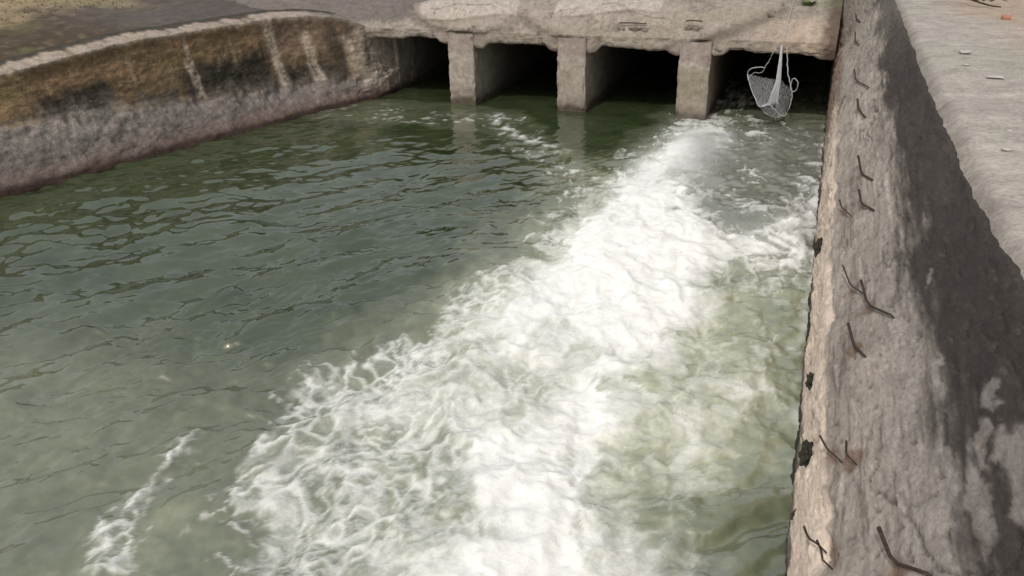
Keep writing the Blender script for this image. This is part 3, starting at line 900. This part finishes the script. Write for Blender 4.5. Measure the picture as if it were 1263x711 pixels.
# ------------------------------------------------------------------ culvert
XP, PW, PS, HO = -7.2881, .5843, 2.4, 1.2802
def build_culvert():
    root = empty('culvert', (-4.4, YC, 0))
    tag(root, 'rough concrete culvert with four square openings at the end of the canal', 'culvert')
    # headwall and deck, one rough sheet : profile (y, z) runs from the soffit lip up and back
    P = [(1.6, HO + .02), (.03, HO), (0, HO + .04), (-.02, 1.50), (.12, 1.68), (.45, 1.95), (.9, 2.10), (2.2, 2.18), (9, 2.25)]
    d = np.r_[0, np.cumsum(np.hypot(*np.diff(np.array(P), axis=0).T))]
    s = np.r_[np.linspace(0, d[1] - .04, 10, endpoint=False), np.linspace(d[1] - .04, d[6], 120, endpoint=False), np.linspace(d[6], d[7], 50, endpoint=False), np.linspace(d[7], d[8], 30)]
    pu = np.interp(s, d, [p[0] for p in P]); pz = np.interp(s, d, [p[1] for p in P])
    xs = axis((-13.5, -9.3, .12), (-9.3, .22, .022))
    S, X = np.meshgrid(s, xs)
    U = np.broadcast_to(pu, S.shape).copy(); Z = np.broadcast_to(pz, S.shape).copy()
    t = S - d[1]                                            # 0 at the lip, grows up the face
    fr = sst(-.25, 0, t)
    n1 = fbm(X * 1.1, t * 1.6, 1, 5); n2 = fbm(X * 4, t * 5, 2, 5, .6); n3 = fbm(X * 12, t * 12, 3, 4, .6)
    h = n1 * .07 + n2 * .03 + n3 * .010
    # swags of mortar left by rough rendering
    sw = np.full(X.shape, 9.0)
    def swag(pts):
        d_ = 9.0 + 0 * X
        for (x0, t0), (x1, t1) in zip(pts[:-1], pts[1:]):
            e0, e1 = x1 - x0, t1 - t0
            k = np.clip(((X - x0) * e0 + (t + n2 * .05 - t0) * e1) / (e0 * e0 + e1 * e1), 0, 1)
            d_ = np.minimum(d_, np.hypot(X + n2 * .08 - x0 - k * e0, t + n2 * .05 - t0 - k * e1))
        return d_
    sw1 = np.minimum(swag([(-8.5, .95), (-8.1, .5), (-7.6, .25), (-7.0, .16), (-6.4, .2), (-5.9, .32)]), swag([(-5.75, .65), (-5.4, .35), (-5.0, .18), (-4.7, .12)]))
    sw2 = swag([(-2.2, .12), (-1.9, .22), (-1.5, .42), (-1.1, .7), (-.75, 1.0)])
    h -= .06 * np.exp(-(sw1 / .07) ** 2) + .08 * np.exp(-(sw2 / .10) ** 2)
    # paler screed patches standing a little proud
    def patch(xa, xb, ta, tb):
        w = n1 * .25 + n2 * .1
        return sst(xa - .06, xa + .06, X + w) * sst(xb + .06, xb - .06, X + w) * sst(ta - .03, ta + .03, t + w * .4 + .10 * np.sin(X * 2.3)) * sst(tb + .3, tb - .3, t)
    pa = np.maximum(patch(-8.0, -5.85, .52, 4), patch(-5.0, -2.9, .72, 4))
    h += pa * .045
    # holes where the render has fallen off reinforcement
    ho = 0
    for (xc, tc, a, b) in [(-3.42, .40, .30, .035), (-2.28, .46, .17, .035), (-1.0, .86, .12, .03)]:
        ho = np.maximum(ho, np.exp(-((X - xc + n3 * .06 + n2 * .1) / a) ** 6 - ((t - tc + n3 * .05 + n2 * .03) / b) ** 4) * sst(-.35, .05, n3 + n2))
    h -= ho * .07
    # spalled chips and cracks
    c1, c2 = worley(X * 2.6 + n2 * .4, t * 3.2 + n1 * .5, 57)
    h += (np.floor(_h(np.floor(X * 2.6), np.floor(t * 3.2), 3) * 3) * 0 + (c1 - .45) * -.03) * sst(.0, .4, n1 + .3)
    e1, e2 = worley(X * .8 + n2 * .25, t * 1.1 + n1 * .3, 58)
    crk = sst(.035, .0, e2 - e1) * sst(-.1, .25, n2 + n1)
    h -= crk * .03 + sst(.25, .5, n3 + .5 * n2) * .012
    # ragged lip : broken lower edge over the openings
    rag = fbm(X * 2.1, X * 0 + 3, 9, 5, .6) * .05
    for xc, w, dz in [(-8.0, .35, .10), (-7.45, .2, .07), (-1.55, .38, .09), (-6.9, .14, .09), (-3.0, .25, -.05), (-4.4, .3, -.05), (-7.38, .14, -.17), (-6.58, .16, -.20), (-4.98, .14, -.17), (-4.2, .16, -.20), (-2.58, .14, -.16), (-1.78, .16, -.17), (.12, .22, -.12)]:
        rag = rag + dz * np.exp(-((X - xc) / w) ** 4)
    lip = np.exp(-(np.maximum(t, 0) / .16) ** 2) * sst(-.6, 0, t)
    Z += lip * rag * .6
    ty = np.gradient(pu, s); tz = np.gradient(pz, s); L = np.hypot(ty, tz)
    ny, nz = -tz / L, ty / L
    k = np.ones(9) / 9
    ny = np.convolve(np.pad(ny, 4, 'edge'), k, 'valid'); nz = np.convolve(np.pad(nz, 4, 'edge'), k, 'valid')
    U = U + ny * h * fr; Z = Z + nz * h * fr
    C = np.empty(X.shape + (3,)); C[:] = (.29, .25, .22)
    C = mixc(C, (.37, .33, .29), sst(0, .5, n2 + .4 * n1) * .6)
    C = mixc(C, (.16, .135, .115), sst(.05, .5, -n1 + .5 * n3) * .65)
    C = mixc(C, (.28, .26, .20), sst(-.1, .4, fbm(X * .6, t * 2, 31, 4)) * .45)
    C = mixc(C, (.40, .355, .32), pa * .9)
    C = mixc(C, (.17, .14, .12), np.exp(-(sw1 / .11) ** 2) * .75 + np.exp(-(sw2 / .15) ** 2) * .85)
    C = mixc(C, (.07, .055, .045), np.clip(ho, 0, 1) * .85)
    C = mixc(C, (.08, .065, .055), crk * .8)
    C = mixc(C, (.12, .10, .09), sst(.25, .5, n3 + .5 * n2) * .5)
    C = mixc(C, (.42, .33, .26), sst(-1.3, -.4, X + n1 * .4) * sst(.9, .5, t) * .55)
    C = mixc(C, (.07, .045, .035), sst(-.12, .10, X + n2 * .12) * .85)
    C = mixc(C, (.13, .115, .11), sst(-8.0, -8.6, X + n1 * .5 - (t - .6) * .6) * sst(.25, .5, t + n1 * .15) * .85)  # dirt at the left end, with its shadow painted into the colour
    C = mixc(C, (.10, .16, .05), sst(-.9, -.5, X) * sst(1.05, 1.2, t + n2 * .1) * sst(1.6, 1.3, t) * .25)
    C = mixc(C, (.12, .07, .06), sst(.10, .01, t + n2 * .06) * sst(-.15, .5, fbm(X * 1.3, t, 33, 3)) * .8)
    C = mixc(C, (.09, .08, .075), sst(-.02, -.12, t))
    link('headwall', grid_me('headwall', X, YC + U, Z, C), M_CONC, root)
    # piers
    def pier(x0, x1, y0, y1, seed, name, ztop=HO + .16, dark=0):
        nu, nv_ = 64, 60
        w = x1 - x0
        # section path round three visible sides : left side, front, right side
        pts = [(x0, y1), (x0, y0 + 1), (x0, y0 + .02), (x0 + .02, y0), (x1 - .02, y0), (x1, y0 + .02), (x1, y0 + 1), (x1, y1)]
        dd = np.r_[0, np.cumsum(np.hypot(*np.diff(np.array(pts), axis=0).T))]
        a = np.r_[np.linspace(0, dd[1], 8, endpoint=False), np.linspace(dd[1], dd[2], 24, endpoint=False), np.linspace(dd[2], dd[5], 46, endpoint=False), np.linspace(dd[5], dd[6], 34, endpoint=False), np.linspace(dd[6], dd[7], 16)]
        ax = np.interp(a, dd, [p[0] for p in pts]); ay = np.interp(a, dd, [p[1] for p in pts])
        zz = np.linspace(-.5, ztop, nv_)
        A, Zp = np.meshgrid(a, zz)
        Xp = np.broadcast_to(ax, A.shape).copy(); Yp = np.broadcast_to(ay, A.shape).copy()
        tx, ty_ = np.gradient(ax, a), np.gradient(ay, a); L_ = np.hypot(tx, ty_); n_x, n_y = ty_ / L_, -tx / L_
        m1 = fbm(A * 2.2, Zp * 2, seed, 5); m2 = fbm(A * 9, Zp * 9, seed + 1, 4, .6)
        cr = np.exp(-((A - dd[3]) / .03) ** 2) + np.exp(-((A - dd[4]) / .03) ** 2)
        hh = m1 * .035 + m2 * .014 - cr * .05 * sst(-.1, .4, fbm(Zp * 4, A, seed + 2, 4))
        Xp += n_x * hh; Yp += n_y * hh
        Cp = np.empty(A.shape + (3,)); Cp[:] = (.36, .32, .285)
        Cp = mixc(Cp, (.25, .215, .19), sst(0, .4, m1) * .7)
        Cp = mixc(Cp, (.47, .42, .38), sst(.1, .5, m2 - .4 * m1) * .5)
        if dark:
            Cp = mixc(Cp, (.24, .21, .155), sst(.25, .5, Zp + m1 * .2) * sst(1.02, .9, Zp + m1 * .1) * dark)
        Cp = mixc(Cp, (.22, .16, .15), sst(.98, 1.14, Zp + m1 * .2) * .45)
        Cp = mixc(Cp, (.17, .15, .115), sst(.50, .2, Zp + m1 * .18 + m2 * .06) * .6)
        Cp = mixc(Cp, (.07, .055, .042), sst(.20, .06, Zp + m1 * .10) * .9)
        Cp = mixc(Cp, (.07, .06, .056), sst(y0 + .3, y0 + 2.2, Yp + m1 * .2) * .7)  # sides darken inwards : tunnel shade put into the colour
        return link(name, grid_me(name, Xp, Yp, Zp, Cp), M_CONC, root)
    for i in range(3):
        x0 = XP + PS * i
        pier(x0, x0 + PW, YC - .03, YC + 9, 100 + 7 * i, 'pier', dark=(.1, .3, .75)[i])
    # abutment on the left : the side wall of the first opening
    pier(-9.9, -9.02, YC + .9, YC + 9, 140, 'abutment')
    # inside : roof, and an added end closure that keeps the tunnel dark
    def boxm(name, a, b, mat):
        (x0, y0, z0), (x1, y1, z1) = a, b
        V = [(x0, y0, z0), (x1, y0, z0), (x1, y1, z0), (x0, y1, z0), (x0, y0, z1), (x1, y0, z1), (x1, y1, z1), (x0, y1, z1)]
        F = [(3, 2, 1, 0), (4, 5, 6, 7), (0, 1, 5, 4), (1, 2, 6, 5), (2, 3, 7, 6), (3, 0, 4, 7)]
        return link(name, mesh_py(name, V, F), mat, root, smooth=False)
    m_in = plain_mat('tunnel_shade_concrete', (.07, .062, .055), .95, .3, 6)  # dark base colour carries the gloom inside the tunnel
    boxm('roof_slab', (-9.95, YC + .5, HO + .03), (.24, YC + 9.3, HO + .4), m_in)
    boxm('tunnel_end_blocker', (-9.95, YC + 9, -.6), (.24, YC + 9.25, HO + .02), m_in)
    # short lengths of bare reinforcement in the holes
    for (xc, z, l) in [(-3.42, 1.73, .26), (-2.28, 1.80, .15)]:
        V, F = tube([(xc - l, YC + .10, z), (xc, YC + .09, z + .008), (xc + l, YC + .10, z - .004)], .012, 6)
        link('reinforcing_bar', mesh_py('reinforcing_bar', V, F), M_RUST, root)
build_culvert()

# far ground beyond the culvert
def build_ground():
    xs = np.linspace(-120, 60, 90); ys = np.linspace(23, 300, 90)
    X, Y = np.meshgrid(xs, ys)
    Z = 2.12 + fbm(X * .08, Y * .08, 4, 4) * .25
    C = np.empty(X.shape + (3,)); C[:] = (.30, .26, .2)
    C = mixc(C, (.17, .17, .09), sst(-.1, .4, fbm(X * .1, Y * .1, 6, 4)))
    tag(link('ground', grid_me('ground', X, Y, Z, C), M_SOIL), kind='structure')
build_ground()

# ------------------------------------------------------------------ landing net hung in the right opening
def build_net():
    y0 = 14.80
    root = empty('fishing_net', (-.7, y0, 1.42))
    tag(root, 'pale fishing net hanging from the edge of the right culvert opening', 'fishing net')
    Vv = lambda x, z, dy=0: Vector((x, y0 + dy, z))
    A = Vv(-1.205, .93, .05); B = Vv(-.94, .41, -.12); Cc = Vv(-.47, .23, -.02); D = Vv(-.40, .67, .05); Ebk = Vv(-.80, .80, .38)
    T1 = Vv(-.76, 1.44, .1); T2 = Vv(-.68, 1.45, .12); T3 = Vv(-.59, 1.44, .12)
    def curve(a, b, sag=(0, 0, 0), n=14, wob=.008):
        out = []
        for t in np.linspace(0, 1, n):
            p = a.lerp(b, t) + Vector(sag) * (4 * t * (1 - t))
            out.append(p + Vector((rnd.uniform(-wob, wob), rnd.uniform(-wob, wob), rnd.uniform(-wob, wob))))
        out[0], out[-1] = a, b
        return out
    def strand(name, path, r, par=root, mat=M_ROPE, s=5):
        V, F = tube(path, r, s); return link(name, mesh_py(name, V, F), mat, par)
    L2 = Vv(-1.05, .94, .2)
    rim = curve(A, B, (-.015, -.02, 0)) + curve(B, Vv(-.76, .46, -.15), (0, 0, -.02))[1:] + curve(Vv(-.76, .46, -.15), Vv(-.62, .35, -.12))[1:] + curve(Vv(-.62, .35, -.12), Cc, (0, 0, -.03))[1:] + curve(Cc, D, (.03, 0, -.02))[1:]
    strand('rim', rim, .009)
    strand('rope', curve(T1, Vv(-.92, 1.06, .1), wob=.012), .006)
    strand('rope', curve(T3, Vv(-.42, .69, .03), (-.02, 0, -.03), wob=.012), .009)
    strand('rope', [T2, Vector((-.665, 14.89, 1.55)), Vector((-.65, 14.98, 1.70)), Vector((-.64, 15.18, 1.86)), Vector((-.62, 15.44, 2.02)), Vector((-.60, 15.9, 2.14)), Vector((-.58, 16.5, 2.20))], .004)
    # loops of slack line at both corners
    strand('loop', curve(Vv(-.92, 1.06, .1), Vv(-1.19, 1.02, .05), (0, 0, .02)) + curve(Vv(-1.19, 1.02, .05), A)[1:] , .008)
    strand('loop', curve(Vv(-.92, 1.06, .1), L2, (.02, 0, -.03)) + curve(L2, A + Vector((.01, 0, -.1)), (0, 0, .05))[1:], .006)
    strand('loop', curve(D, Vv(-.41, .90, .05), (-.03, 0, 0)) + curve(Vv(-.41, .90, .05), Vv(-.32, .78, .05), (.03, 0, .02))[1:] + curve(Vv(-.32, .78, .05), D, (.02, 0, -.03))[1:], .008)
    # gathered middle of the net : a twisted bundle of strands opening downwards
    pt = []
    for k in range(46):
        a = rnd.uniform(0, 6.28); r = rnd.random() ** .5
        top = T2 + Vector((math.cos(a) * .012, math.sin(a) * .012, 0))
        mid = Vv(-.655 + math.cos(a) * .045 * r, .84, math.sin(a) * .04 * r)
        low = Vv(-.68 + .10 * math.cos(a) * r - .02, .50 - .10 * rnd.random(), .08 * math.sin(a) * r - .05)
        p = [top, top.lerp(mid, .5), mid, mid.lerp(low, .5) + Vector((-.01, 0, 0)), low]
        pt.append(tube(p, [.004, .005, .006, .0065, .004], 4))
    for k in range(14):
        a = Vv(-.64, .62, -.03); b = Vv(-.90, .42, -.14).lerp(Vv(-.76, .44, -.14), rnd.random())
        pt.append(tube(curve(a, b, (-.01, 0, -.04), 6, .004), .005, 4))
    V, F = join(pt); link('gathered_mesh', mesh_py('gathered_mesh', V, F), M_NET, root)
    # open mesh : lattice over the sagging bag, between the bundle and the rim
    def lattice(c00, c10, c11, c01, nu, nv_, bulge):
        pts = {}
        for i in range(nu + 1):
            for j in range(nv_ + 1):
                u, v = i / nu, j / nv_
                p = c00.lerp(c10, u).lerp(c01.lerp(c11, u), v)
                pts[i, j] = p + Vector(bulge) * (16 * u * (1 - u) * v * (1 - v)) + Vector((rnd.uniform(-.012, .012), rnd.uniform(-.012, .012), rnd.uniform(-.012, .012)))
        out = []
        for (i, j), p in pts.items():
            for q in ((i + 1, j + 1), (i + 1, j - 1)):
                if q in pts: out.append(tube([p, pts[q]], .0017, 3))
        return out
    lt = lattice(A, Vv(-.66, .86, .02), Vv(-.72, .46, -.12), B, 16, 12, (0, -.06, -.03))
    lt += lattice(Vv(-.65, .9, .02), D, Cc, Vv(-.62, .38, -.1), 10, 14, (0, -.06, 0))
    lt += lattice(B, Vv(-.62, .40, -.12), Vv(-.50, .18, 0), Vv(-.80, .24, .02), 12, 8, (0, -.04, -.05))
    lt += lattice(A, Ebk, Cc, B, 14, 12, (0, .12, -.1))
    V, F = join(lt); tag(link('netting', mesh_py('netting', V, F), M_NET, root))
build_net()

# weed on the right end of the deck
def weed(name, x, y, z, n, h, lab):
    V, F = [], []
    for k in range(n):
        a = rnd.uniform(0, 6.28); l = h * rnd.uniform(.5, 1); w = .014
        dx, dy = math.cos(a), math.sin(a); b = (x + dx * .03, y + dy * .03, z)
        k0 = len(V)
        for t in (0, .35, .7, 1):
            ww = w * (1 - t * .9) * (1.6 if 0 < t < .8 else 1)
            px, py, pz = b[0] + dx * l * t * .7, b[1] + dy * l * t * .7, b[2] + l * (t - .45 * t * t)
            V += [(px - dy * ww, py + dx * ww, pz), (px + dy * ww, py - dx * ww, pz)]
        F += [(k0 + 2 * i, k0 + 2 * i + 1, k0 + 2 * i + 3, k0 + 2 * i + 2) for i in range(3)]
    tag(link(name, mesh_py(name, V, F), M_WEED), lab, 'weed')
weed('weed_tuft', -.35, 15.75, 2.02, 60, .22, 'green weed tuft on the culvert deck beside the right wall')
weed('weed_tuft', -.75, 16.0, 2.08, 40, .17, 'smaller green weed on the deck, left of the tuft by the right wall')
